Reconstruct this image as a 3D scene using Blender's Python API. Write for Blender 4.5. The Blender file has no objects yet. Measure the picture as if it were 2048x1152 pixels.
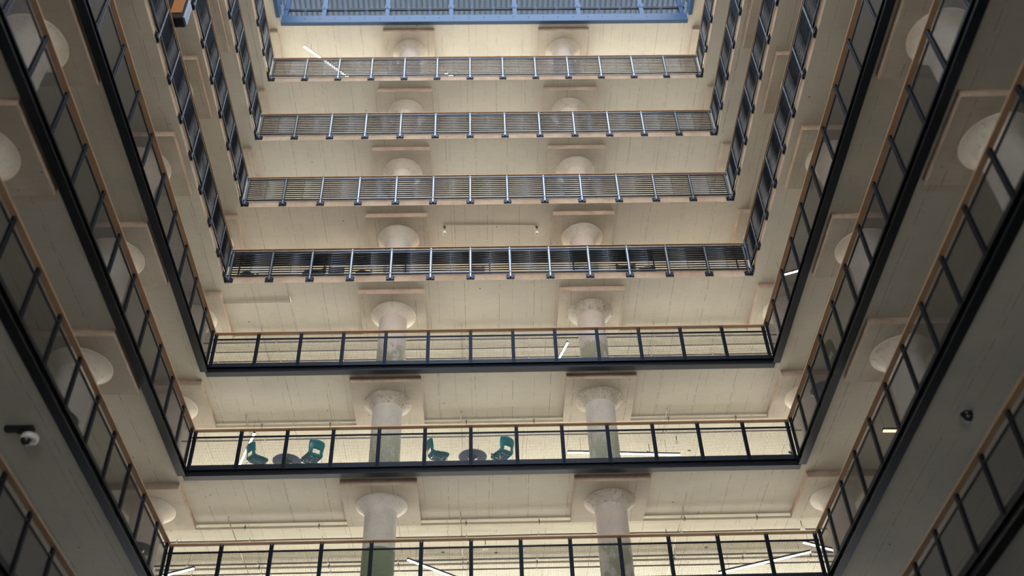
import bpy, math, random
from mathutils import Vector, Matrix
random.seed(7)
D = bpy.data
SC = bpy.context.scene
COL = SC.collection
PI = math.pi
R = math.radians

# ------------------------------------------------------------------ camera
F_PX = 2083.925
PITCH, YAW, ROLL = 0.742699, 0.036740, -0.038885
cf = Vector((math.sin(YAW)*math.cos(PITCH), math.cos(YAW)*math.cos(PITCH), math.sin(PITCH)))
cr = Vector((math.cos(YAW), -math.sin(YAW), 0))
cu = cr.cross(cf)
cr2 = cr*math.cos(ROLL) + cu*math.sin(ROLL)
cu2 = -cr*math.sin(ROLL) + cu*math.cos(ROLL)
cam_d = D.cameras.new('camera'); cam = D.objects.new('camera', cam_d); COL.objects.link(cam)
cam_d.sensor_width = 36.0
cam_d.lens = F_PX/2048*36
cam.matrix_world = Matrix(((cr2.x, cu2.x, -cf.x, 0), (cr2.y, cu2.y, -cf.y, 0), (cr2.z, cu2.z, -cf.z, 0), (0, 0, 0, 1)))
cam_d.clip_end = 500
cam_d.dof.use_dof = True
cam_d.dof.focus_distance = 32.0
cam_d.dof.aperture_fstop = 0.33
SC.camera = cam

# ------------------------------------------------------------------ sky, daylight, added fill, exposure
SC.view_settings.view_transform = 'Standard'
SC.view_settings.look = 'None'
SC.view_settings.gamma = 1
SC.view_settings.use_curve_mapping = False
SC.view_settings.exposure = 0.0
w = D.worlds.new('world'); SC.world = w; w.use_nodes = True
bg = w.node_tree.nodes['Background']
bg.inputs['Color'].default_value = (0.84, 0.91, 1.0, 1)
bg.inputs['Strength'].default_value = 4.6

H = 3.5
XL, XR, YF = -8.12, 8.553, 24.025         # edges of the atrium opening
YN = 0.9                                   # near edge of the opening
ZS = {'R': 36.943, 'A': 32.923, 'B': 29.423, 'C': 25.923, 'D': 22.423, 'E': 18.923, 'F': 15.423, 'G': 11.923, 'H': 8.423}
LV = 'ABCDEFGH'
SLAB = 0.29
WXL, WXR, WYF, WYN, ZG = -17.2, 17.6, 35.0, -12.0, -1.6    # outer walls and ground

def area(name, loc, rot, sx, sy, power, col, portal=False):
    l = D.lights.new(name, 'AREA'); l.shape = 'RECTANGLE'; l.size = sx; l.size_y = sy
    l.energy = power; l.color = col
    o = D.objects.new(name, l); COL.objects.link(o); o.location = loc; o.rotation_euler = rot
    if portal: l.cycles.is_portal = True
    return o
area('skylight_portal', ((XL+XR)/2, (YN+YF)/2-0.3, 39.3), (0, 0, 0), XR-XL, YF-YN-1.0, 1, (1, 1, 1), portal=True)
# daylight through the band of windows in the far outer wall, one per storey
WIN_P = {'A': 4600, 'B': 2500, 'C': 2300, 'D': 2300, 'E': 3000, 'F': 2800, 'G': 2600, 'H': 100}
for k in LV:
    area('window_daylight', (0.2, WYF-0.35, ZS[k]+SLAB+1.75), (R(-90), 0, 0), 30, 1.7, WIN_P[k], (1.0, 0.86, 0.70) if k == 'D' else (1.0, 0.95, 0.86))
# added fill lamp behind the camera, aimed up at the far soffits and columns
l = area('lobby_daylight', (0.2, WYN+0.6, 6.0), (0, 0, 0), 12, 11, 220, (1.0, 0.93, 0.83))
l.rotation_euler = (Vector((0.2, 26, 23)) - Vector((0.2, WYN+0.6, 6.0))).to_track_quat('-Z', 'Y').to_euler()
l.data.spread = R(80)
# added fill lamps on the near side, one per storey, brightening far column fronts
NEAR_P = {'A': 800, 'B': 900, 'C': 1100, 'D': 1250, 'E': 1150, 'F': 1000, 'G': 560, 'H': 120}
for k in LV:
    l = area('window_daylight', (0.2, WYN+0.4, ZS[k]+SLAB+1.75), (R(90), 0, 0), 16, 1.8, NEAR_P[k], (1.0, 0.96, 0.90))
    l.data.spread = R(100)

# ------------------------------------------------------------------ helpers
def project(p):
    p = Vector(p); d = p.dot(cf)
    if d < 0.5: return None
    return (1024 + F_PX*p.dot(cr2)/d, 576 - F_PX*p.dot(cu2)/d)

def near_frame(pts, m=160):
    q = [project(p) for p in pts]
    q = [a for a in q if a]
    if not q: return False
    xs = [a[0] for a in q]; ys = [a[1] for a in q]
    return max(xs) > -m and min(xs) < 2048+m and max(ys) > -m and min(ys) < 1152+m

class MB:
    def __init__(s): s.v = []; s.f = []; s.m = []; s.sm = []
    def poly(s, pts, faces, mat=0, smooth=False):
        b = len(s.v); s.v += [tuple(p) for p in pts]
        for f in faces: s.f.append([b+i for i in f]); s.m.append(mat); s.sm.append(smooth)
        return s
    def box(s, a, b, mat=0, top=None, side=None):
        x0, y0, z0 = a; x1, y1, z1 = b
        P = [(x0,y0,z0),(x1,y0,z0),(x1,y1,z0),(x0,y1,z0),(x0,y0,z1),(x1,y0,z1),(x1,y1,z1),(x0,y1,z1)]
        s.poly(P, [(0,3,2,1)], mat); b0 = len(s.v)-8
        for f, mm in (((4,5,6,7), top), ((0,1,5,4), side), ((1,2,6,5), side), ((2,3,7,6), side), ((3,0,4,7), side)):
            s.f.append([b0+i for i in f]); s.m.append(mat if mm is None else mm); s.sm.append(False)
        return s
    def bbox(s, a, b, bev=0.004, mat=0):
        # box with chamfered long edges: an eight sided section swept along its longest side
        x0, y0, z0 = a; x1, y1, z1 = b
        d = [x1-x0, y1-y0, z1-z0]; ax = d.index(max(d))
        i, j = [k for k in (0,1,2) if k != ax]
        lo = list(a); hi = list(b)
        ring = [(lo[i]+bev, lo[j]), (hi[i]-bev, lo[j]), (hi[i], lo[j]+bev), (hi[i], hi[j]-bev), (hi[i]-bev, hi[j]), (lo[i]+bev, hi[j]), (lo[i], hi[j]-bev), (lo[i], lo[j]+bev)]
        P = []
        for e in (lo[ax], hi[ax]):
            for (p, q) in ring:
                c = [0,0,0]; c[ax] = e; c[i] = p; c[j] = q; P.append(tuple(c))
        fs = [tuple(reversed(range(8))), tuple(range(8, 16))] + [(k, (k+1) % 8, 8+(k+1) % 8, 8+k) for k in range(8)]
        if ax == 1: fs = [tuple(reversed(f)) for f in fs]
        return s.poly(P, fs, mat)
    def tube(s, pts, r, n=10, mat=0, cap=True, radii=None, smooth=True):
        pts = [Vector(p) for p in pts]; rings = []
        for i, p in enumerate(pts):
            t = (pts[min(i+1, len(pts)-1)] - pts[max(i-1, 0)]).normalized()
            up = Vector((0,0,1)) if abs(t.z) < 0.9 else Vector((1,0,0))
            a = t.cross(up).normalized(); c = a.cross(t)
            rr = radii[i] if radii else r
            rings.append([p + a*rr*math.cos(2*PI*k/n) + c*rr*math.sin(2*PI*k/n) for k in range(n)])
        V = [q for rg in rings for q in rg]
        fs = [(i*n+k, (i+1)*n+k, (i+1)*n+(k+1) % n, i*n+(k+1) % n) for i in range(len(pts)-1) for k in range(n)]
        s.poly(V, fs, mat, smooth)
        if cap:
            b = len(s.v)-len(V)
            s.f.append([b+k for k in range(n)]); s.m.append(mat); s.sm.append(False)
            s.f.append([b+(len(pts)-1)*n+k for k in reversed(range(n))]); s.m.append(mat); s.sm.append(False)
        return s
    def lathe(s, prof, n=48, c=(0,0,0), mat=0, smooth=True):
        V = [(c[0]+r*math.cos(2*PI*k/n), c[1]+r*math.sin(2*PI*k/n), c[2]+z) for (r, z) in prof for k in range(n)]
        fs = [(i*n+k, i*n+(k+1) % n, (i+1)*n+(k+1) % n, (i+1)*n+k) for i in range(len(prof)-1) for k in range(n)]
        return s.poly(V, fs, mat, smooth)
    def mesh(s, name, mats):
        me = D.meshes.new(name); me.from_pydata(s.v, [], s.f)
        for m in (mats if isinstance(mats, (list, tuple)) else [mats]): me.materials.append(m)
        me.polygons.foreach_set('material_index', s.m)
        me.polygons.foreach_set('use_smooth', s.sm)
        me.update(); return me

def link(name, me, parent=None, loc=(0,0,0), rz=0.0):
    o = D.objects.new(name, me); COL.objects.link(o)
    o.location = loc
    if rz: o.rotation_euler = (0, 0, rz)
    if parent: o.parent = parent
    return o
def obj(name, mb, mats, parent=None, loc=(0,0,0), rz=0.0): return link(name, mb.mesh(name, mats), parent, loc, rz)
def tag(o, label, cat, group=None):
    o['label'] = label; o['category'] = cat
    if group: o['group'] = group
    return o
def thing(name, label, cat, loc=(0,0,0), rz=0.0, group=None): return tag(link(name, None, None, loc, rz), label, cat, group)
def struct(name, mb, mats, label=None):
    o = obj(name, mb, mats); o['kind'] = 'structure'
    if label: o['label'] = label
    return o

# ------------------------------------------------------------------ materials
class NT:
    def __init__(s, name):
        s.mat = D.materials.new(name); s.mat.use_nodes = True; s.t = s.mat.node_tree
        s.b = s.t.nodes['Principled BSDF']
    def n(s, ty, **kw):
        nd = s.t.nodes.new(ty)
        for k, v in kw.items():
            if k.startswith('_'): setattr(nd, k[1:], v)
            else: s.put(nd.inputs[k.replace('__', ' ')], v)
        return nd
    def put(s, sock, v):
        if isinstance(v, bpy.types.NodeSocket): s.t.links.new(v, sock)
        elif v is not None: sock.default_value = v
    def m(s, op, a, b=None, c=None):
        nd = s.t.nodes.new('ShaderNodeMath'); nd.operation = op
        s.put(nd.inputs[0], a); s.put(nd.inputs[1], b)
        if c is not None: s.put(nd.inputs[2], c)
        return nd.outputs[0]
    def mix(s, f, a, b, mode='MIX'):
        nd = s.t.nodes.new('ShaderNodeMix'); nd.data_type = 'RGBA'; nd.blend_type = mode
        s.put(nd.inputs[0], f); s.put(nd.inputs[6], a); s.put(nd.inputs[7], b); return nd.outputs[2]
    def ramp(s, v, lo, hi):
        nd = s.t.nodes.new('ShaderNodeMapRange'); nd.interpolation_type = 'SMOOTHSTEP'
        s.put(nd.inputs['Value'], v); nd.inputs['From Min'].default_value = lo; nd.inputs['From Max'].default_value = hi
        return nd.outputs['Result']
    def noise(s, vec, scale, detail=4, rough=0.55):
        nd = s.t.nodes.new('ShaderNodeTexNoise'); s.put(nd.inputs['Vector'], vec)
        nd.inputs['Scale'].default_value = scale; nd.inputs['Detail'].default_value = detail; nd.inputs['Roughness'].default_value = rough
        return nd.outputs['Fac']
    def scale(s, vec, k, off=(0,0,0)):
        nd = s.t.nodes.new('ShaderNodeMapping'); s.put(nd.inputs['Vector'], vec)
        nd.inputs['Scale'].default_value = k; nd.inputs['Location'].default_value = off; return nd.outputs[0]
    def pos(s): return s.t.nodes.new('ShaderNodeNewGeometry').outputs['Position']
    def objc(s): return s.t.nodes.new('ShaderNodeTexCoord').outputs['Object']
    def xyz(s, v):
        nd = s.t.nodes.new('ShaderNodeSeparateXYZ'); s.put(nd.inputs[0], v); return nd.outputs
    def bump(s, h, st=0.2, dist=0.01):
        nd = s.t.nodes.new('ShaderNodeBump'); nd.inputs['Strength'].default_value = st; nd.inputs['Distance'].default_value = dist
        s.put(nd.inputs['Height'], h); s.t.links.new(nd.outputs[0], s.b.inputs['Normal'])
    def out(s, col, rough=0.8, metal=0.0, spec=None):
        s.put(s.b.inputs['Base Color'], col); s.put(s.b.inputs['Roughness'], rough); s.put(s.b.inputs['Metallic'], metal)
        if spec is not None: s.b.inputs['Specular IOR Level'].default_value = spec
        return s.mat

def rgb(r, g, b): return (r, g, b, 1)

def mat_soffit(name, base, worn, line=0.62, period=0.47, pits=1.7, pk=0.52):
    q = NT(name); P = q.pos(); x, y, z = q.xyz(P)
    wob = q.noise(q.scale(P, (0.6, 0.25, 0.6)), 1.0, 2)
    xw = q.m('ADD', x, q.m('MULTIPLY', wob, 0.12))
    xw = q.m('ADD', xw, q.m('MULTIPLY', z, 1.37))
    cols = []
    def lines(per, off, wd, thr, sc):
        fr = q.m('FRACT', q.m('ADD', q.m('DIVIDE', xw, per), off))
        ln = q.m('SUBTRACT', 1.0, q.ramp(q.m('ABSOLUTE', q.m('SUBTRACT', fr, 0.5)), wd/per*0.3, wd/per))
        brk = q.ramp(q.noise(q.scale(P, (1.1, sc, 3.1)), 1.0, 6, 0.72), thr, thr+0.06)
        return q.m('MULTIPLY', ln, brk)
    l1 = lines(period, 0.1, 0.009, 0.47, 1.9)
    l2 = lines(period*2.37, 0.43, 0.011, 0.44, 2.6)
    ln = q.m('MAXIMUM', q.m('MULTIPLY', l1, 0.7), l2)
    big = q.noise(P, 0.5, 5, 0.6)
    strk = q.noise(q.scale(P, (1.2, 14, 8)), 2.0, 4, 0.6)
    c = q.mix(q.ramp(big, 0.35, 0.7), rgb(*base), rgb(*worn))
    c = q.mix(q.m('MULTIPLY', q.ramp(strk, 0.35, 0.75), 0.22), c, rgb(*[a*0.66 for a in base]))
    vor = q.t.nodes.new('ShaderNodeTexVoronoi'); q.put(vor.inputs['Vector'], P); vor.inputs['Scale'].default_value = pits
    pit = q.m('SUBTRACT', 1.0, q.ramp(q.m('ADD', vor.outputs['Distance'], q.m('MULTIPLY', q.noise(P, 22, 2), 0.05)), 0.055, 0.085))
    keep = q.ramp(q.noise(P, 0.9, 1), pk, pk+0.03)
    pit = q.m('MULTIPLY', pit, keep)
    c = q.mix(q.m('MULTIPLY', ln, line), c, rgb(0.10, 0.085, 0.065))
    c = q.mix(q.m('MULTIPLY', pit, 0.85), c, rgb(0.07, 0.055, 0.04))
    fine = q.noise(P, 9, 8, 0.75)
    c = q.mix(q.m('MULTIPLY', q.ramp(fine, 0.5, 0.8), 0.25), c, rgb(*[a*0.55 for a in base]))
    q.bump(q.m('SUBTRACT', q.m('MULTIPLY', strk, 0.4), ln), 0.25, 0.01)
    return q.out(c, 0.85, 0, 0.25)

M = {}
M['soffit'] = mat_soffit('painted_board_concrete', (0.61, 0.575, 0.485), (0.54, 0.51, 0.44))
M['soffit_clean'] = mat_soffit('cream_painted_soffit', (0.70, 0.66, 0.53), (0.66, 0.62, 0.51), 0.6, 0.6)
M['drop'] = mat_soffit('drop_panel_concrete', (0.43, 0.38, 0.31), (0.55, 0.50, 0.41), 0.6, 0.7, 2.6, 0.40)

def mat_rough(name, a, b, dark, sc=6, pitk=0.5):
    q = NT(name); P = q.pos()
    n1 = q.noise(P, 1.4, 5, 0.6); n2 = q.noise(P, sc, 8, 0.75); n3 = q.noise(q.scale(P, (1, 1, 5)), 2.2, 4)
    c = q.mix(q.ramp(n1, 0.35, 0.65), rgb(*a), rgb(*b))
    c = q.mix(q.m('MULTIPLY', q.ramp(n2, 0.5, 0.72), pitk), c, rgb(*dark))
    c = q.mix(q.m('MULTIPLY', q.ramp(n3, 0.55, 0.75), 0.35), c, rgb(*b))
    q.bump(n2, 0.35, 0.01)
    return q.out(c, 0.9, 0, 0.2)
M['edge'] = mat_rough('broken_slab_edge', (0.31, 0.23, 0.17), (0.38, 0.30, 0.235), (0.14, 0.08, 0.05), 14)
M['drop_edge'] = mat_rough('worn_drop_edge', (0.40, 0.31, 0.24), (0.32, 0.23, 0.17), (0.16, 0.09, 0.06), 7)
M['capital'] = mat_rough('capital_plaster', (0.50, 0.44, 0.36), (0.55, 0.51, 0.43), (0.2, 0.16, 0.12), 7, 0.5)
M['capital_rough'] = mat_rough('capital_stripped', (0.36, 0.305, 0.25), (0.47, 0.44, 0.375), (0.09, 0.075, 0.06), 9, 0.95)
M['capital_grey'] = mat_rough('capital_grey', (0.50, 0.47, 0.43), (0.56, 0.54, 0.49), (0.2, 0.18, 0.16), 6, 0.5)

def mat_shaft(name, a, b, green=None, gz=1.9, hard=False, amount=1.0):
    q = NT(name); P = q.pos(); O = q.objc(); x, y, z = q.xyz(O)
    n1 = q.noise(P, 2.2, 5, 0.6); n2 = q.noise(P, 16, 6, 0.8); n4 = q.noise(q.scale(P, (1, 1, .5)), 3.1, 6, 0.7)
    c = q.mix(q.ramp(n1, 0.3, 0.7), rgb(*a), rgb(*b))
    c = q.mix(q.m('MULTIPLY', q.ramp(n2, 0.5, 0.75), 0.45), c, rgb(0.13, 0.11, 0.10))
    if green:
        zz = z if hard else q.m('ADD', z, q.m('MULTIPLY', q.m('SUBTRACT', n4, 0.5), 1.6))
        msk = q.m('SUBTRACT', 1.0, q.ramp(zz, gz-0.015, gz+0.015 if hard else gz+0.2))
        if not hard: msk = q.m('MULTIPLY', msk, q.ramp(n4, 0.42, 0.52))
        c = q.mix(q.m('MULTIPLY', msk, amount), c, rgb(*green))
    q.bump(n2, 0.25, 0.008)
    return q.out(c, 0.85, 0, 0.25)
PINK, GREY = (0.46, 0.38, 0.33), (0.40, 0.37, 0.34)
M['shaft'] = mat_shaft('bare_column', PINK, (0.50, 0.45, 0.39))
M['shaft_grey'] = mat_shaft('grey_column', GREY, (0.45, 0.42, 0.38))
M['shaft_moss'] = mat_shaft('column_flaked_green', PINK, GREY, (0.18, 0.20, 0.10), 1.45, False, 0.75)
M['shaft_patch'] = mat_shaft('column_green_patches', GREY, (0.44, 0.42, 0.39), (0.20, 0.25, 0.11), 1.65, False, 0.5)
M['shaft_sage'] = mat_shaft('column_sage_paint', GREY, (0.46, 0.44, 0.40), (0.15, 0.19, 0.10), 1.55, True, 0.95)

def mat_plain(name, col, rough=0.5, metal=0.0, spec=None, var=0.12, sc=5.0):
    q = NT(name); n = q.noise(q.pos(), sc, 4)
    c = q.mix(q.m('MULTIPLY', n, var), rgb(*col), rgb(*[a*0.4 for a in col]))
    return q.out(c, rough, metal, spec)
M['steel'] = mat_plain('dark_blue_steel', (0.032, 0.043, 0.064), 0.33, 0.9, 0.5)
M['bar'] = mat_plain('bar_steel', (0.075, 0.09, 0.115), 0.26, 0.97, 0.5)
M['bar_light'] = mat_plain('bright_steel', (0.30, 0.31, 0.31), 0.3, 0.95, 0.5)
M['infill'] = mat_plain('infill_bar_steel', (0.035, 0.043, 0.058), 0.3, 0.97, 0.5)
M['black'] = mat_plain('black_steel', (0.015, 0.020, 0.030), 0.36, 0.95, 0.5)
M['fascia'] = mat_plain('fascia_steel', (0.022, 0.026, 0.033), 0.35, 0.9, 0.5)
M['wire'] = mat_plain('wire', (0.05, 0.055, 0.07), 0.4, 0.9)
M['roofblue'] = mat_plain('pale_blue_steel', (0.012, 0.056, 0.14), 0.5, 0.0, 0.5)
M['roofdark'] = mat_plain('dark_roof_beam', (0.03, 0.04, 0.07), 0.5)
M['deck'] = mat_plain('galvanised_deck', (0.36, 0.44, 0.53), 0.5, 0.0)
M['bolt'] = mat_plain('bolt', (0.02, 0.03, 0.05), 0.5)
M['conduit'] = mat_plain('painted_pipe', (0.50, 0.45, 0.35), 0.55)
M['pipe_dark'] = mat_plain('bare_pipe', (0.17, 0.15, 0.13), 0.5)
M['white'] = mat_plain('white_plastic', (0.78, 0.76, 0.70), 0.4)
M['darkplastic'] = mat_plain('black_plastic', (0.012, 0.012, 0.014), 0.35)
M['orange'] = mat_plain('orange_panel', (0.22, 0.085, 0.018), 0.5)
M['teal'] = mat_plain('teal_plastic', (0.004, 0.20, 0.225), 0.33, 0, 0.5, 0.05)
M['teal_seat'] = mat_plain('blue_seat_underside', (0.012, 0.17, 0.24), 0.4)
M['green'] = mat_plain('green_plastic', (0.13, 0.16, 0.015), 0.4)
M['greytop'] = mat_plain('grey_laminate', (0.17, 0.215, 0.30), 0.45)
M['greydark'] = mat_plain('dark_grey_metal', (0.07, 0.07, 0.08), 0.4)
M['chrome'] = mat_plain('chrome', (0.5, 0.5, 0.5), 0.2, 1.0)
M['counter'] = mat_plain('counter_laminate', (0.022, 0.030, 0.045), 0.22, 0.0, 0.7)
M['stool'] = mat_plain('charcoal_fabric', (0.012, 0.018, 0.028), 0.8)
M['stool_grey'] = mat_plain('mauve_grey_fabric', (0.12, 0.10, 0.12), 0.8)
M['cream'] = mat_plain('cream_wall_paint', (0.52, 0.49, 0.43), 0.8)
M['ground'] = mat_plain('terrazzo', (0.10, 0.095, 0.09), 0.5, 0, None, 0.3, 1.0)
M['carpet'] = mat_plain('floor_finish', (0.44, 0.42, 0.385), 0.7)
def mat_wood():
    q = NT('oiled_handrail_wood'); P = q.pos()
    g = q.noise(q.scale(P, (3, 3, 60)), 2.0, 5)
    return q.out(q.mix(g, rgb(0.47, 0.28, 0.15), rgb(0.34, 0.19, 0.10)), 0.5, 0, 0.4)
M['wood'] = mat_wood()
def mat_emit(name, col, st):
    q = NT(name); q.b.inputs['Base Color'].default_value = rgb(*col)
    q.b.inputs['Emission Color'].default_value = rgb(*col); q.b.inputs['Emission Strength'].default_value = st
    return q.mat
M['led'] = mat_emit('lit_diffuser', (1.0, 0.93, 0.88), 9)
M['led_warm'] = mat_emit('lit_warm_diffuser', (1.0, 0.72, 0.48), 3)
q = NT('window_glass'); q.b.inputs['Transmission Weight'].default_value = 1; q.b.inputs['Roughness'].default_value = 0; M['glass'] = q.mat

# ------------------------------------------------------------------ the building shell
XLo, XRo, YFo, YNo = WXL, WXR, WYF, WYN
def ring(z0, z1, mb, mat=0, top=1, side=2):
    # slab with the rectangular opening, as one closed shell
    o = [(XLo, YNo), (XRo, YNo), (XRo, YFo), (XLo, YFo)]; i = [(XL, YN), (XR, YN), (XR, YF), (XL, YF)]
    V = [(x, y, z0) for x, y in o+i] + [(x, y, z1) for x, y in o+i]
    b = len(mb.v); mb.v += V
    for k in range(4):
        j = (k+1) % 4
        for f, m in (((k, 4+k, 4+j, j), mat), ((8+k, 8+j, 12+j, 12+k), top), ((4+k, 12+k, 12+j, 4+j), side), ((k, j, 8+j, 8+k), mat)):
            mb.f.append([b+t for t in f]); mb.m.append(m); mb.sm.append(False)
ordn = {'A': 'top', 'B': 'second from top', 'C': 'third from top', 'D': 'fourth from top', 'E': 'fifth from top', 'F': 'sixth from top', 'G': 'seventh from top', 'H': 'lowest'}
for k in 'RABCDEFGH':
    mb = MB(); ring(ZS[k], ZS[k]+SLAB, mb)
    if k in 'DEF': mb.box((WXL, 26.56, ZS[k]-0.028), (WXR, WYF, ZS[k]-0.001), 3, None, 0)
    nm = 'ceiling' if k == 'R' else 'floor'
    struct(nm, mb, [M['soffit'], M['carpet'], M['edge'], M['soffit_clean']])
mb = MB().box((WXL, WYN, ZG-0.2), (WXR, WYF, ZG)); struct('floor', mb, M['ground'])
struct('wall_left', MB().box((WXL-0.3, WYN, ZG), (WXL, WYF, 37.2)), M['cream'])
struct('wall_right', MB().box((WXR, WYN, ZG), (WXR+0.3, WYF, 37.2)), M['cream'])
struct('wall_near', MB().box((WXL, WYN-0.3, ZG), (-6, WYN, 37.2)).box((6.4, WYN-0.3, ZG), (WXR, WYN, 37.2)).box((-6, WYN-0.3, 37.0), (6.4, WYN, 37.2)), M['cream'])
mb = MB()
for i in range(9): mb.box((-6+i*12.34/8, WYN-0.2, ZG), (-5.94+i*12.34/8, WYN-0.1, 37.0))
for i in range(15): mb.box((-6, WYN-0.19, ZG+i*2.7), (6.4, WYN-0.11, ZG+i*2.7+0.06))
o = obj('window_9', mb, M['black']); o['kind'] = 'structure'  # unseen glazing frame, added to go with the near fill lamp
mb = MB(); zc = ZG
for k in reversed(LV):
    mb.box((WXL, WYF, zc), (WXR, WYF+0.3, ZS[k]+SLAB+0.8)); zc = ZS[k]+SLAB+2.75
mb.box((WXL, WYF, zc), (WXR, WYF+0.3, 37.2))
struct('wall_far', mb, M['cream'])
n = 0
for k in LV:
    n += 1; z0 = ZS[k]+SLAB+0.8; z1 = z0+1.95
    mb = MB()
    mb.box((WXL, WYF+0.08, z0), (WXR, WYF+0.16, z0+0.06)); mb.box((WXL, WYF+0.08, z1-0.06), (WXR, WYF+0.16, z1))
    for i in range(18): mb.box((WXL+i*(WXR-WXL-.06)/17, WYF+0.08, z0+.06), (WXL+i*(WXR-WXL-.06)/17+0.06, WYF+0.16, z1-.06))
    o = obj('window_%d' % n, mb, M['black']); o['kind'] = 'structure'

# ------------------------------------------------------------------ columns with mushroom capitals
COLX = [-9.33, -2.93, 3.44, 9.82]
ROW = [25.46, 19.05, 12.65, 6.25]
DROP = 0.20; CAPH = 0.26; RC, RT = 0.446, 0.72
def column_meshes(h):
    zt = h; zd = h-DROP; zc = zd-CAPH
    s = MB().lathe([(RC, 0), (RC, zc*0.5), (RC, zc)], 48)
    c = MB().lathe([(RC, zc-0.002), (RC+0.012, zc+0.01), (RC+0.03, zc+0.03), (RC+0.19, zd-0.06), (RT-0.02, zd-0.03), (RT, zd-0.015), (RT, zd)], 64)
    d = MB().box((-1.045, -1.085, zd), (1.045, 1.085, zt), 0, None, 1)
    return s, c, d
cm = {}
for hh in (round(H-SLAB, 3), round(ZS['R']-ZS['A']-SLAB, 3)):
    s, c, d = column_meshes(hh)
    cm[hh] = (s, c, d)
cache = {}
def cmesh(hh, part, mat):
    key = (hh, part, mat if isinstance(mat, str) else tuple(mat))
    if key not in cache:
        mb = cm[hh][part]
        cache[key] = mb.mesh(('shaft', 'capital', 'drop_panel')[part], [M[m] for m in ([mat] if isinstance(mat, str) else mat)])
    return cache[key]
SHAFT = {('D', 1): 'shaft_moss', ('D', 2): 'shaft_moss', ('E', 1): 'shaft_moss', ('E', 2): 'shaft_moss', ('F', 1): 'shaft_patch', ('F', 2): 'shaft_patch', ('G', 1): 'shaft_sage', ('G', 2): 'shaft_moss'}
CAP = {('E', 2): 'capital_rough', ('F', 1): 'capital_rough', ('F', 2): 'capital_rough', ('G', 1): 'capital_grey', ('G', 2): 'capital_rough'}
ncol = 0
for k in LV:
    up = 'RABCDEFGH'['RABCDEFGH'.index(k)-1]
    zf = ZS[k]+SLAB; hh = round(ZS[up]-zf, 3)
    for ci, X in enumerate(COLX):
        for ri, Yc in enumerate(ROW):
            if ri and ci in (1, 2): continue
            pts = [(X+a*1.0, Yc+b*1.0, zz) for a in (-1, 1) for b in (-1, 1) for zz in (zf+1.0, zf+hh)]
            if not near_frame(pts, 30): continue
            if k == 'H' : continue
            if ri == 0: wh = ['in the far left corner', 'left one of the middle pair on the far side', 'right one of the middle pair on the far side', 'in the far right corner'][ci]
            else: wh = ('left' if ci == 0 else 'right') + ' side, ' + ['', 'first one before the corner', 'second one before the corner', 'third one before the corner'][ri]
            t = thing('column', 'round concrete mushroom column, %s balcony, %s' % (ordn[k], wh), 'column', (X, Yc, zf))
            sm_ = SHAFT.get((k, ci), 'shaft') if ri == 0 else ('shaft_grey' if k in 'FG' else 'shaft')
            cp = CAP.get((k, ci), 'capital') if ri == 0 else 'capital'
            sh = link('shaft', cmesh(hh, 0, sm_), t)
            if sm_ == 'shaft_sage': sh['label'] = 'shaft painted sage green in its lower part'
            link('capital', cmesh(hh, 1, cp), t)
            link('drop_panel', cmesh(hh, 2, ('drop', 'drop_edge')), t)
            ncol += 1

# ------------------------------------------------------------------ railings
NB = 13
INS = 0.07
FRL = (XR-0.05)-(XL+0.05)
BAY = (FRL-2*INS)/NB
SLEN = YF-0.05-YN
# local frame: u along +X, atrium towards -Y, z above the slab's underside
def mesh_post():
    m = MB()
    for s in (-1, 1): m.bbox((s*0.034-0.016, -0.035, 0.06), (s*0.034+0.016, 0.035, 1.36), 0.004)
    m.box((-0.018, -0.012, 0.12), (0.018, 0.02, 1.34))
    for z in (0.2, 0.62, 1.02): m.lathe([(0.0, 0.006), (0.011, 0.005), (0.013, 0)], 8)if False else m.box((-0.008, -0.02, z), (0.008, -0.011, z+0.016), 1)
    return m
def mesh_panel():
    m = MB(); x0, x1 = 0.055, BAY-0.055; z0, z1 = 0.12, 1.15; t = 0.0027; P = 0.041
    nx = int((x1-x0)/P); nz = int((z1-z0)/P)
    for i in range(nx+1):
        x = x0+(x1-x0)*i/nx; m.box((x-t, -0.004-t, z0), (x+t, -0.004+t, z1))
    for j in range(nz+1):
        z = z0+(z1-z0)*j/nz; m.box((x0, 0.0-t*0.8, z-t*0.8), (x1, 0.0+t*0.8, z+t*0.8))
    return m
def bar_post():
    m = MB()
    for s in (-1, 1): m.bbox((s*0.026-0.009, -0.03, 0.05), (s*0.026+0.009, 0.03, 1.37), 0.003)
    m.box((-0.016, -0.024, 0.10), (0.016, 0.015, 1.385), 1)
    return m
def bar_foot():
    m = MB()
    m.bbox((-0.13, 0.028, 0.04), (0.13, 0.049, 0.215), 0.006)
    m.box((-0.10, -0.025, 0.03), (-0.055, 0.028, 0.19)); m.box((0.055, -0.025, 0.03), (0.10, 0.028, 0.19))
    for s in (-1, 1):
        for z in (0.075, 0.165): m.tube([(s*0.115, 0.028, z), (s*0.115, 0.01, z)], 0.012, 8)
    return m
def bar_panel():
    m = MB(); x0, x1 = 0.036, BAY-0.036
    nb = 9
    for i in range(nb):
        z = 0.40 + (1.20-0.40)*i/(nb-1)
        m.tube([(x0, 0.0, z), (x1, 0.0, z)], 0.021, 10)
        for xx in (x0+0.012, x1-0.012): m.box((xx-0.012, -0.016, z-0.02), (xx+0.012, 0.016, z+0.02))
    m.box((BAY/2-0.006, -0.019, 0.31), (BAY/2+0.006, -0.013, 1.28))
    m.box((x0-0.004, -0.006, 0.31), (x0+0.010, 0.006, 1.28)); m.box((x1-0.010, -0.006, 0.31), (x1+0.004, 0.006, 1.28))
    return m
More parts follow.
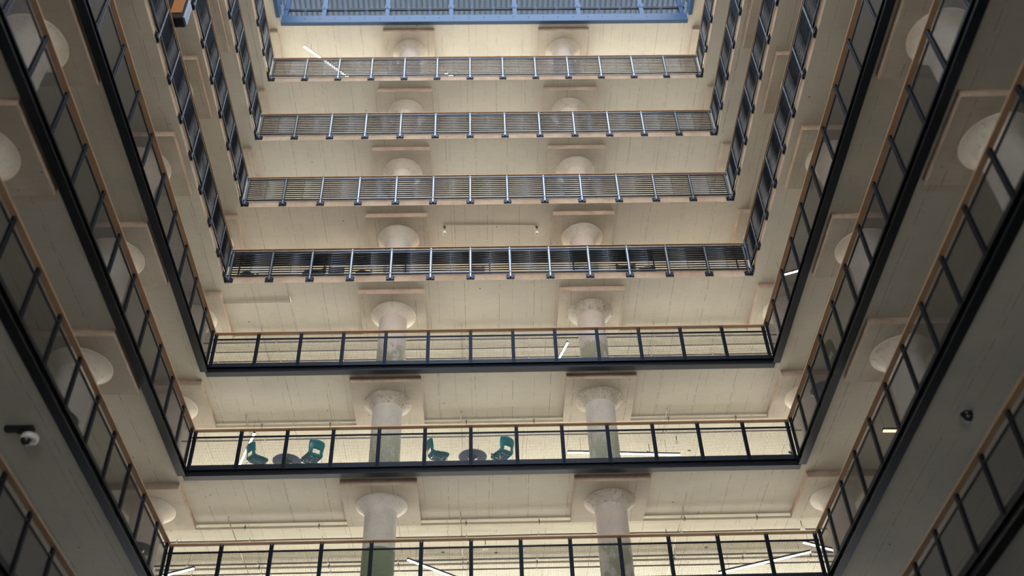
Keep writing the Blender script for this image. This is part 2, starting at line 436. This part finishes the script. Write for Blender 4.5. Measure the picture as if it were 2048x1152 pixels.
ME = {'mp': mesh_post().mesh('post', [M['black'], M['steel']]), 'mn': mesh_panel().mesh('mesh_panel', M['wire']),
      'bp': bar_post().mesh('post', [M['bar'], M['bar_light']]), 'bf': bar_foot().mesh('base_bracket', M['steel']), 'bn': bar_panel().mesh('bar_panel', M['infill'])}
WHERE = {'far': 'across the far side', 'left': 'along the left side', 'right': 'along the right side'}
def railing(k, side):
    bars = k in 'ABCD'
    z = ZS[k]
    if side == 'far': loc, rz, L = (XL+0.05, YF-0.05, z), 0.0, FRL
    elif side == 'left': loc, rz, L = (XL+0.05, YN, z), PI/2, SLEN
    else: loc, rz, L = (XR-0.05, YF-0.05, z), -PI/2, SLEN
    kind = 'dark steel bar railing' if bars else 'black wire mesh railing with wooden handrail'
    t = thing('railing', '%s %s, %s balcony' % (kind, WHERE[side], ordn[k]), 'railing', loc, rz)
    mw = Matrix.Translation(loc) @ Matrix.Rotation(rz, 4, 'Z')
    e0 = 0.0 if side in ('far', 'left') else 0.085   # side runs stop short of the far run
    e1 = L if side != 'left' else L-0.085
    if bars:
        obj('handrail', MB().bbox((e0-(.04 if side == 'far' else 0), -0.04, 1.405), (e1+(.04 if side == 'far' else 0), 0.035, 1.43), 0.004), M['wood'], t)
        obj('top_rail', MB().bbox((e0, -0.028, 1.28), (e1, 0.028, 1.33), 0.006), M['bar'], t)
        obj('bottom_rail', MB().bbox((e0, -0.028, 0.27), (e1, 0.028, 0.315), 0.006), M['bar'], t)
    else:
        obj('handrail', MB().bbox((e0-(.05 if side == 'far' else 0), -0.06, 1.39), (e1+(.05 if side == 'far' else 0), 0.075, 1.42), 0.005), M['wood'], t)
        obj('top_rail', MB().bbox((e0, -0.02, 1.15), (e1, 0.02, 1.195), 0.004), M['black'], t)
        obj('kick_plate', MB().box((e0, 0.012, 0.11), (e1, 0.022, 0.285)), M['steel'], t)
        f = MB(); a, b = (e0-0.02, e1+0.02) if side == 'far' else (e0, e1)
        f.box((a, 0.018, -0.085), (b, 0.049, 0.105)).box((a, -0.06, 0.09), (b, 0.018, 0.105)).box((a, -0.06, -0.105), (b, 0.15, -0.087)).box((a, 0.049, -0.087), (b, 0.15, -0.001))
        obj('fascia_channel', f, M['fascia'], t)
    nb = NB if side == 'far' else 17
    us = []
    for i in range(nb+1):
        e = INS+i*BAY if side == 'far' else (0.175 if i == 0 else 1.2+1.285*(i-1))
        us.append(L-e if side == 'left' else e)
    for i, u in enumerate(us):
        wd = abs(us[i+1]-u) if i < nb else BAY
        uu = u-wd if side == 'left' else u
        if not near_frame([mw @ Vector((u, 0, 0)), mw @ Vector((u, 0, 1.4))], 60): continue
        p = link('post', ME['bp' if bars else 'mp'], t, (u, 0, 0))
        if bars: link('base_bracket', ME['bf'], p)
        if i < nb and near_frame([mw @ Vector((uu, 0, 0)), mw @ Vector((uu+wd, 0, 1.3))], 60):
            link('bar_panel' if bars else 'mesh_panel', ME['bn' if bars else 'mn'], t, (uu, 0, 0)).scale = (wd/BAY, 1, 1)
for k in LV:
    for side in ('far', 'left', 'right'):
        if k == 'H' and side == 'far': continue
        railing(k, side)

# ------------------------------------------------------------------ roof steelwork above the opening
zr = ZS['R']
def roof_side(name_where, loc, rz, L, xs, full):
    t = thing('roof_frame', 'pale blue steel roof frame with bolted edge beam, %s' % name_where, 'roof frame', loc, rz)
    f = MB().bbox((0, -0.02, -0.03), (L, 0.0, 0.42), 0.004).box((0, -0.02, 0.42), (L, 0.12, 0.44)).box((0, -0.02, -0.045), (L, 0.14, -0.03))
    fo = obj('edge_beam', f, M['roofblue'], t)
    b = MB(); nb = int(L/0.61)
    for i in range(nb): b.tube([(0.35+i*0.61, -0.034, 0.24), (0.35+i*0.61, -0.02, 0.24)], 0.02, 8)
    obj('bolt_row', b, M['bolt'], fo)
    mp = MB()
    mp.bbox((-0.09, 0.0, 0.44), (0.09, 0.02, 2.9), 0.003).bbox((-0.09, 0.14, 0.44), (0.09, 0.16, 2.9), 0.003).box((-0.01, 0.02, 0.44), (0.01, 0.14, 2.9))
    mp.box((-0.12, -0.01, 0.95), (0.12, 0.0, 1.2)).box((-0.05, -0.03, 1.02), (-0.02, -0.01, 1.14))
    me = mp.mesh('post', M['roofblue'])
    mm = MB().box((-0.035, 0.02, 0.44), (-0.022, 0.10, 1.02)).box((0.022, 0.02, 0.44), (0.035, 0.10, 1.02)).box((-0.03, 0.05, 1.02), (0.03, 0.06, 1.1)).mesh('mullion', M['roofblue'])
    for i, x in enumerate(xs):
        link('post', me, t, (x, 0, 0))
        if i+1 < len(xs):
            g = xs[i+1]-x; nn = max(1, round(g/0.88)-1) if g > 1.3 else (1 if g > 1.0 else 0)
            for j in range(nn): link('mullion', mm, t, (x+g*(j+1)/(nn+1), 0, 0))
    obj('middle_rail', MB().box((0, 0.03, 0.93), (L, 0.11, 0.965)).box((0, 0.03, 1.01), (L, 0.11, 1.03)).box((0, 0.1, 0.93), (L, 0.11, 1.03)), M['roofdark'], t)
    obj('top_rail', MB().box((0, 0.0, 2.9), (L, 0.16, 3.1)), M['roofblue'], t)
PX = [-7.99, -6.42, -3.82, -1.19, 1.44, 4.08, 6.71, 8.38]
roof_side('over the far side', (XL, YF-0.0, zr), 0, XR-XL, [p-XL for p in PX], True)
Ls = 8.0
roof_side('over the left side', (XL, YF-0.25-Ls, zr), PI/2, Ls, [Ls-0.3-i*2.62 for i in range(3)][::-1], False)
roof_side('over the right side', (XR, YF-0.25, zr), -PI/2, Ls, [0.3+i*2.62 for i in range(3)], False)
# corrugated deck, ribs running away from the opening
mb = MB()
def deck(x0, x1, y0, y1, z, along='y'):
    per = 0.23; a, b = (x0, x1) if along == 'y' else (y0, y1)
    prof = []; n = int((b-a)/per)
    for i in range(n):
        s = a+i*per
        prof += [(s, 0.0), (s+0.13, 0.0), (s+0.15, 0.06), (s+0.21, 0.06)]
    prof.append((a+n*per, 0))
    V = []
    for (s, dz) in prof:
        for th in (0, 0.01):
            V += [(s, y0, z+dz+th), (s, y1, z+dz+th)] if along == 'y' else [(x0, s, z+dz+th), (x1, s, z+dz+th)]
    fs = []
    for i in range(len(prof)-1):
        o = 4*i
        fs += [(o, o+1, o+5, o+4), (o+2, o+6, o+7, o+3), (o, o+4, o+6, o+2), (o+1, o+3, o+7, o+5)]
    mb.poly(V, fs)
ZD = zr+3.12
deck(WXL, WXR, YF-0.05, YF+8.0, ZD)
deck(WXL, XL+0.05, 10.0, YF-0.05, ZD); deck(XR-0.05, WXR, 10.0, YF-0.05, ZD)
struct('ceiling', mb, M['deck'])

# ------------------------------------------------------------------ counter and stools on the fourth balcony
zf = ZS['D']+SLAB
t = thing('counter', 'long dark standing counter behind the far bar railing, fourth balcony from top', 'counter', (0.2, 24.38, zf))
obj('worktop', MB().bbox((-9.3, -0.28, 1.05), (9.3, 0.28, 1.1), 0.006), M['counter'], t)
for x in (-8.0, -5.3, -2.7, 0, 2.7, 5.3, 8.0):
    obj('leg', MB().box((x-0.02, -0.2, 0), (x+0.02, -0.16, 1.05)).box((x-0.02, -0.16, 1.0), (x+0.02, 0.2, 1.05)), M['black'], t)
def stool(x, y, rz, label, mat, wd=0.42, top=1.12, low=False):
    t = thing('bar_stool', label, 'stool', (x, y, zf), rz, 'stools at the long counter')
    s = MB(); nx = 8; V = []; fs = []
    hz = 0.74
    s.lathe([(0.0, hz-0.035), (wd*0.40, hz-0.035), (wd*0.47, hz-0.01), (wd*0.48, hz+0.03), (wd*0.42, hz+0.06), (0, hz+0.065)], 24)
    obj('seat', s, M[mat], t)
    b = MB()
    for i in range(nx+1):
        a = (i/nx-0.5)*1.9
        xx = math.sin(a)*wd*0.56; yy = -math.cos(a)*wd*0.50
        for rr, zz in ((1.0, hz+0.04), (1.08, (hz+top)/2), (1.1, top-0.03*abs(a)), (1.0, top-0.03*abs(a)+0.005), (0.95, (hz+top)/2), (0.9, hz+0.04)):
            V.append((xx*rr, yy*rr, zz))
    for i in range(nx):
        for j in range(6): fs.append((i*6+j, (i+1)*6+j, (i+1)*6+(j+1) % 6, i*6+(j+1) % 6))
    fs += [tuple(range(6)), tuple(reversed(range(nx*6, nx*6+6)))]
    b.poly(V, fs, 0, True); obj('backrest', b, M[mat], t)
    for sx in (-1, 1):
        for sy in (-1, 1): obj('leg', MB().tube([(sx*0.13, sy*0.13, hz-0.035), (sx*0.2, sy*0.2, 0)], 0.012, 8), M['black'], t)
    f = MB().tube([(0.175*math.cos(2*PI*i/16), 0.175*math.sin(2*PI*i/16), 0.25) for i in range(17)], 0.009, 6, cap=False)
    obj('footrest', f, M['black'], t)
def at_y(px, y, k='D'):
    d = cf*F_PX + cr2*(px-1024) - cu2*(545-576); return d.x*y/d.y
for px, lab, mat, wd, top, y in ((495, 'dark low-backed stool nearest the left end of the long counter', 'stool', 0.54, 1.08, 24.72),
                              (624, 'wide dark stool, second from the left end of the long counter', 'stool', 0.72, 1.38, 24.74),
                              (670, 'dark stool, third from the left end of the long counter', 'stool', 0.52, 1.38, 24.74),
                              (724, 'dark low-backed stool, fourth from the left end of the long counter', 'stool', 0.52, 1.14, 24.72),
                              (957, 'mauve grey stool at the middle of the long counter', 'stool_grey', 0.42, 1.3, 24.74),
                              (1256, 'wide dark stool in the right half of the long counter', 'stool', 0.66, 1.38, 24.74),
                              (1295, 'small dark low-backed stool in the right half of the long counter', 'stool', 0.50, 1.16, 24.72)):
    stool(at_y(px, y), y+0.12, PI+random.uniform(-0.3, 0.3), lab, mat, wd, top)

# ------------------------------------------------------------------ shell chairs and round tables
def chair_shell():
    prof = [(0.25, 0.435), (0.215, 0.455), (0.12, 0.455), (0.0, 0.445), (-0.10, 0.44), (-0.165, 0.455), (-0.205, 0.50), (-0.222, 0.545), (-0.232, 0.60), (-0.245, 0.66), (-0.262, 0.74), (-0.282, 0.81), (-0.292, 0.845)]
    wds = [0.19, 0.215, 0.225, 0.22, 0.215, 0.205, 0.195, 0.19, 0.195, 0.205, 0.21, 0.205, 0.17]
    nu = 12; V = []; m = MB()
    for j, ((y, z), wd) in enumerate(zip(prof, wds)):
        for i in range(nu+1):
            u = i/nu*2-1; c = u*u
            back = max(0, min(1, (j-5)/3))
            V.append((u*wd, y+back*0.05*c, z+(1-back)*0.022*c*abs(u)))
    th = []
    fs = []; hole = lambda i, j: (6 <= j < 8) and (3 <= i < nu-3)
    n = len(V); T = 0.009
    nrm = []
    for j, (y, z) in enumerate(prof):
        a = prof[max(0, j-1)]; b = prof[min(len(prof)-1, j+1)]
        dy, dz = b[0]-a[0], b[1]-a[1]; l = math.hypot(dy, dz); nrm.append((dz/l, -dy/l))
    W = [(v[0], v[1]+nrm[idx//(nu+1)][0]*T, v[2]+nrm[idx//(nu+1)][1]*T) for idx, v in enumerate(V)]
    A = lambda i, j: j*(nu+1)+i
    cells = {(i, j) for j in range(len(prof)-1) for i in range(nu) if not hole(i, j)}
    for (i, j) in cells:
        fs.append((A(i, j), A(i, j+1), A(i+1, j+1), A(i+1, j))); fs.append((n+A(i, j), n+A(i+1, j), n+A(i+1, j+1), n+A(i, j+1)))
        for (di, dj, p, q) in ((0, -1, A(i, j), A(i+1, j)), (1, 0, A(i+1, j), A(i+1, j+1)), (0, 1, A(i+1, j+1), A(i, j+1)), (-1, 0, A(i, j+1), A(i, j))):
            if (i+di, j+dj) not in cells: fs.append((p, q, n+q, n+p))
    m.poly(V+W, fs, 0, True); return m
def chair_parts(mat):
    leg = []
    for sx in (-1, 1):
        for (fy, ty) in ((0.14, 0.23), (-0.12, -0.22)):
            leg.append(MB().tube([(sx*0.13, fy, 0.432), (sx*0.19, fy+(ty-fy)*0.3, 0.40), (sx*0.215, ty, 0.0)], 0.0065, 8).mesh('leg', M['chrome']))
    fr = MB().tube([(-0.13, 0.14, 0.432), (0.13, 0.14, 0.432)], 0.008, 6).tube([(-0.13, -0.12, 0.43), (0.13, -0.12, 0.43)], 0.008, 6).tube([(0, 0.14, 0.43), (0, -0.12, 0.43)], 0.008, 6)
    pan = MB()
    V = []; fs = []
    for j in range(7):
        for i in range(7):
            u = i/3-1; v = j/3-1; V.append((u*0.185, 0.03+v*0.15, 0.438-0.012*(1-u*u)*(1-v*v)))
    for j in range(6):
        for i in range(6): fs.append((j*7+i, (j+1)*7+i, (j+1)*7+i+1, j*7+i+1))
    pan.poly(V, fs, 0, True)
    return chair_shell().mesh('shell', M[mat]), leg, fr.mesh('underframe', M['chrome']), pan.mesh('seat_underside', M['teal_seat'] if mat == 'teal' else M[mat])
CH = {m: chair_parts(m) for m in ('teal', 'green')}
def chair(mat, loc, ang, label, s=1.0):
    t = thing('shell_chair', label, 'chair', loc, ang, 'shell chairs at the balcony tables'); t.scale = (s*1.35 if mat == 'green' else s, s, s)
    sh, legs, fr, pan = CH[mat]
    link('shell', sh, t); link('seat_underside', pan, t); link('underframe', fr, t)
    for l in legs: link('leg', l, t)
def table(loc, label, r=0.41, mat='greytop'):
    t = thing('round_table', label, 'table', loc, 0, 'round balcony tables')
    obj('table_top', MB().lathe([(0, 0.72), (r-0.03, 0.72), (r-0.005, 0.73), (r, 0.742), (r-0.005, 0.75), (0, 0.75)], 48), M[mat], t)
    obj('pedestal', MB().lathe([(0.0, 0.72), (0.14, 0.72), (0.13, 0.69), (0.05, 0.64), (0.034, 0.55), (0.03, 0.1), (0.03, 0.03)], 24), M['greydark'], t)
    obj('base', MB().lathe([(0.03, 0.045), (0.24, 0.02), (0.25, 0.0), (0, 0)], 32), M['greydark'], t)
zf = ZS['F']+SLAB
# chair local front is +Y; angle turns it to face its table
chair('teal', (-6.36, 24.52, zf), R(-46), 'teal shell chair at the left table, its left-hand chair', 1.06)
chair('teal', (-4.83, 24.54, zf), R(34), 'teal shell chair at the left table, its right-hand chair', 1.12)
chair('teal', (-1.36, 24.54, zf), R(-66), 'teal shell chair seen edge-on beside the middle table', 1.12)
chair('teal', (0.46, 24.56, zf), R(34), 'teal shell chair at the middle table, its right-hand chair', 1.12)
table((-5.62, 25.02, zf), 'grey round table between the two leftmost teal chairs')
table((-0.38, 24.96, zf), 'grey round table between the two middle teal chairs')
chair('green', (9.0, 20.5, zf), R(-90), 'wide olive green chair backed against the right-hand mesh railing', 1.15)
table((9.02, 22.05, zf), 'grey round table behind the right mesh railing by the green chair')
zg = ZS['G']+SLAB
table((-8.95, 17.95, zg), 'dark round table in the gloom behind the left mesh railing', 0.45, 'greydark')
table((-8.62, 23.45, zg), 'dark round table behind the left railing near the corner, low down', 0.35, 'greydark')

# ------------------------------------------------------------------ lights, pipes and fittings under the soffits
def strip_light(k, a, b, label, dz=0.6, mat='led', wdt=0.06):
    z = ZS[k]-dz; a = Vector((a[0], a[1], 0)); b = Vector((b[0], b[1], 0)); L = (b-a).length
    t = thing('strip_light', label, 'light', (a.x, a.y, z), math.atan2(b.y-a.y, b.x-a.x), 'suspended strip lights')
    obj('housing', MB().box((0, -wdt/2, 0.012), (L, wdt/2, 0.07)), M['darkplastic'], t)
    obj('diffuser', MB().box((0.004, -wdt/2+0.002, -0.012), (L-0.004, wdt/2-0.002, 0.012)), M[mat], t)
    for f in (0.12, 0.88): obj('suspension_wire', MB().tube([(L*f, 0, 0.07), (L*f, 0, dz)], 0.004, 6), M['darkplastic'], t)
strip_light('R', (-7.21, 24.78), (-5.30, 26.58), 'white strip light slanting under the top ceiling, far left', mat='led', wdt=0.07)
strip_light('R', (-1.50, 26.17), (-0.9, 26.45), 'short strip light glimpsed through the top bar railing')
strip_light('D', (2.48, 27.3), (2.74, 26.45), 'strip light glowing through the upper mesh railing beside the right column')
strip_light('E', (-7.85, 28.2), (-7.01, 26.30), 'strip light standing behind the leftmost teal chair')
strip_light('E', (2.56, 27.64), (6.16, 27.89), 'long strip light crossing behind the right column')
strip_light('F', (-2.34, 27.81), (-0.4, 29.5), 'strip light slanting down behind the lowest far railing, near its middle')
strip_light('F', (-10.3, 28.8), (-8.58, 28.06), 'strip light behind the lowest far railing, left end')
strip_light('F', (7.0, 29.05), (9.55, 27.84), 'strip light rising to the right behind the lowest far railing')
strip_light('F', (9.2, 27.27), (10.6, 27.98), 'strip light falling to the right at the lowest right corner')
strip_light('D', (9.10, 23.40), (9.78, 23.12), 'short strip light behind the upper right mesh railing')
strip_light('F', (10.0, 21.65), (10.53, 21.67), 'short warm glowing light behind the lower right mesh railing', mat='led_warm', wdt=0.09)

def pipe(k, y, dz, r, x0, x1, label, mat='conduit', sag=0.0):
    n = 9
    o = obj('ceiling_pipe', MB(), M[mat]) if False else None
    t = thing('ceiling_pipe', label, 'pipe', (x0, y, ZS[k]-dz))
    pts = [((x1-x0)*i/n, sag*math.sin(i*2.1), 0) for i in range(n+1)]
    obj('pipe_run', MB().tube(pts, r, 8), M[mat], t)
    m = MB(); cnt = int((x1-x0)/2.1)
    for i in range(cnt):
        x = 1.0+i*2.1
        obj('hanger', MB().tube([(x, 0, r*0.8), (x, 0, dz)], 0.008, 6).box((x-0.02, -r-0.012, -r-0.006), (x+0.02, r+0.012, r+0.006)), M['pipe_dark' if mat == 'conduit' else 'conduit'], t)
lab = 'painted pipe under the ceiling of the %s balcony, %s'
pipe('D', 26.75, 0.15, 0.030, -10, 11, lab % ('fifth from top', 'nearest of four'), 'pipe_dark')
pipe('D', 27.23, 0.15, 0.020, -10, 11, lab % ('fifth from top', 'second of four'), 'pipe_dark', 0.01)
pipe('D', 27.75, 0.15, 0.028, -10, 11, lab % ('fifth from top', 'third of four'), 'pipe_dark')
pipe('D', 28.20, 0.15, 0.026, -10, 11, lab % ('fifth from top', 'farthest of four'), 'pipe_dark')
pipe('E', 26.63, 0.10, 0.045, -10, 11, lab % ('sixth from top', 'the thick near one'))
pipe('E', 27.30, 0.15, 0.022, -10, 11, lab % ('sixth from top', 'the thin far one'), 'pipe_dark', 0.015)
pipe('F', 26.60, 0.14, 0.038, -10, 11, lab % ('seventh from top', 'nearest of five'))
pipe('F', 27.33, 0.14, 0.024, -10, 11, lab % ('seventh from top', 'second of five'), 'pipe_dark', 0.015)
pipe('F', 28.72, 0.15, 0.028, -10, 11, lab % ('seventh from top', 'third of five'), 'pipe_dark')
pipe('F', 28.98, 0.15, 0.040, -10, 11, lab % ('seventh from top', 'fourth of five'))
pipe('F', 29.34, 0.15, 0.026, -10, 11, lab % ('seventh from top', 'farthest of five'), 'pipe_dark')
def branch(k, x, y0, y1, dz, label):
    o = obj('branch_conduit', MB().tube([(0, 0, dz-0.02), (0, 0.02, 0), (0, y1-y0, 0)], 0.018, 8), M['conduit'], None, (x, y0, ZS[k]-dz))
    tag(o, label, 'conduit', 'conduits running away across the soffits')
for k, lv in (('D', 'fifth from top'), ('E', 'sixth from top'), ('F', 'seventh from top')):
    for x, w_ in ((-7.3, 'left bay'), (-0.75, 'middle bay'), (5.6, 'right bay')):
        branch(k, x, 26.15, 31.5, 0.11, 'thin conduit running away under the ceiling, %s balcony, %s' % (lv, w_))
# corner conduit under the fourth slab
o = obj('surface_conduit', MB().tube([(-8.6, 0, 0), (-6.3, 0, 0), (-6.17, 0, 0.0), (-6.17, -0.32, 0.0), (-6.17, -0.45, 0.03)], 0.02, 8), M['conduit'], None, (0, 24.9, ZS['D']-0.03))
tag(o, 'thin conduit along the soffit below the fourth far railing, left end', 'conduit')

def spot(k, px, py, label, dz=0.28):
    d = cf*F_PX + cr2*(px-1024) - cu2*(py-576); p = d*((ZS[k]-dz)/d.z)
    t = thing('ceiling_spotlight', label, 'light', (p.x, p.y, ZS[k]), 0, 'small ceiling spotlights')
    obj('stem', MB().tube([(0, 0, 0), (0, 0, -dz+0.09)], 0.012, 8).lathe([(0.045, 0), (0.045, -0.02), (0, -0.02)], 16), M['darkplastic'], t)
    obj('shade', MB().lathe([(0.03, -dz+0.10), (0.035, -dz+0.09), (0.07, -dz-0.03), (0.072, -dz-0.05), (0.06, -dz-0.05), (0.0, -dz-0.02)], 20), M['white'], t)
    return p
p1 = spot('C', 889, 466, 'white spotlight under the third slab, left end of its conduit')
p2 = spot('C', 1074, 466, 'white spotlight under the third slab, right end of its conduit')
o = obj('surface_conduit', MB().tube([(0, 0, 0), (p2.x-p1.x, p2.y-p1.y, 0)], 0.014, 8), M['conduit'], None, (p1.x, p1.y-0.12, ZS['C']-0.016))
tag(o, 'thin conduit joining the two white spotlights under the third slab', 'conduit')
spot('E', 1354, 886, 'white spotlight above the sixth far railing, right of the long strip light')
spot('F', 971, 1096, 'white spotlight behind the lowest far railing, near its middle')
spot('F', 1334, 1075, 'white spotlight under the sixth slab beside the right column')
spot('F', 1605, 1057, 'white spotlight under the sixth slab near the right corner')
def detector(k, px, py, label):
    d = cf*F_PX + cr2*(px-1024) - cu2*(py-576); p = d*(ZS[k]/d.z)
    o = obj('ceiling_junction', MB().lathe([(0.055, 0), (0.055, -0.03), (0.035, -0.045), (0, -0.045)], 16), M['pipe_dark'], None, (p.x, p.y, ZS[k]))
    tag(o, label, 'junction box', 'small round boxes on the soffits')
detector('F', 886, 1103, 'small round box on the soffit behind the lowest railing, by the slanting strip light')
detector('F', 992, 1104, 'small round box on the soffit behind the lowest railing, near its middle')
detector('F', 1412, 1093, 'small round box on the soffit behind the lowest railing, right half')
detector('E', 1378, 900, 'small round box on the soffit just right of the long strip light')
detector('E', 984, 907, 'small round box on the soffit beside the middle right teal chair')
detector('E', 590, 915, 'small round box on the soffit above the left grey table')

def track_head(k, px, py, a, label):
    d = cf*F_PX + cr2*(px-1024) - cu2*(py-576); p = d*((ZS[k]-0.4)/d.z)
    t = thing('ceiling_spotlight', label, 'light', (p.x, p.y, ZS[k]), a, 'small ceiling spotlights')
    obj('stem', MB().tube([(0, 0, 0), (0, 0, -0.33)], 0.01, 8), M['darkplastic'], t)
    hd = obj('lamp_head', MB().tube([(-0.1, 0, -0.33), (0.1, 0, -0.42)], 0.04, 14), M['darkplastic'], t)
    obj('lens', MB().tube([(0.1, 0, -0.42), (0.125, 0, -0.431)], 0.036, 14), M['led'], hd)
track_head('E', 1300, 908, 0.2, 'tilted spotlight just under the long strip light')
track_head('E', 1584, 908, 0.2, 'tilted spotlight at the right corner of the sixth far railing')

# cameras under the seventh slab, both out of focus in the photo
t = thing('security_camera', 'white dome camera on black bracket under the slab, lower left', 'camera', (-8.95, 16.75, ZS['G']))
obj('bracket', MB().bbox((-0.32, -0.07, -0.10), (0.22, 0.07, -0.0), 0.01).box((-0.06, -0.02, -0.16), (0.06, 0.02, -0.10)), M['darkplastic'], t)
obj('housing', MB().lathe([(0, -0.14), (0.16, -0.15), (0.17, -0.2), (0.16, -0.25), (0.12, -0.26), (0, -0.26)], 24, (0.16, 0.10, 0)), M['white'], t)
obj('lens_dome', MB().lathe([(0.11, -0.26), (0.10, -0.31), (0.06, -0.35), (0, -0.365)], 20, (0.12, 0.08, 0)), M['darkplastic'], t)
t = thing('security_camera', 'black dome camera under the slab, lower right', 'camera', (9.56, 16.86, ZS['G']))
obj('housing', MB().lathe([(0.12, 0), (0.12, -0.06), (0.10, -0.08), (0, -0.08)], 24), M['darkplastic'], t)
obj('lens_dome', MB().lathe([(0.10, -0.08), (0.095, -0.13), (0.05, -0.175), (0, -0.185)], 20), M['darkplastic'], t)
# black box hung over the fourth left railing
t = thing('hanging_box', 'black box with orange panel fixed to the upper left bar railing', 'box', (-8.25, 15.55, ZS['D']+1.43))
obj('casing', MB().bbox((-0.62, -0.20, 0.02), (0.47, 0.12, 0.9), 0.02), M['darkplastic'], t)
obj('front_panel', MB().bbox((0.12, -0.22, 0.22), (0.42, -0.20, 0.85), 0.004), M['orange'], t)
obj('side_panel', MB().bbox((0.47, -0.18, 0.05), (0.52, 0.10, 0.85), 0.01), M['greytop'], t)
obj('clamp', MB().box((0.0, -0.16, 0.002), (0.3, 0.08, 0.02)), M['steel'], t)
print('columns', ncol, 'objects', len(D.objects))
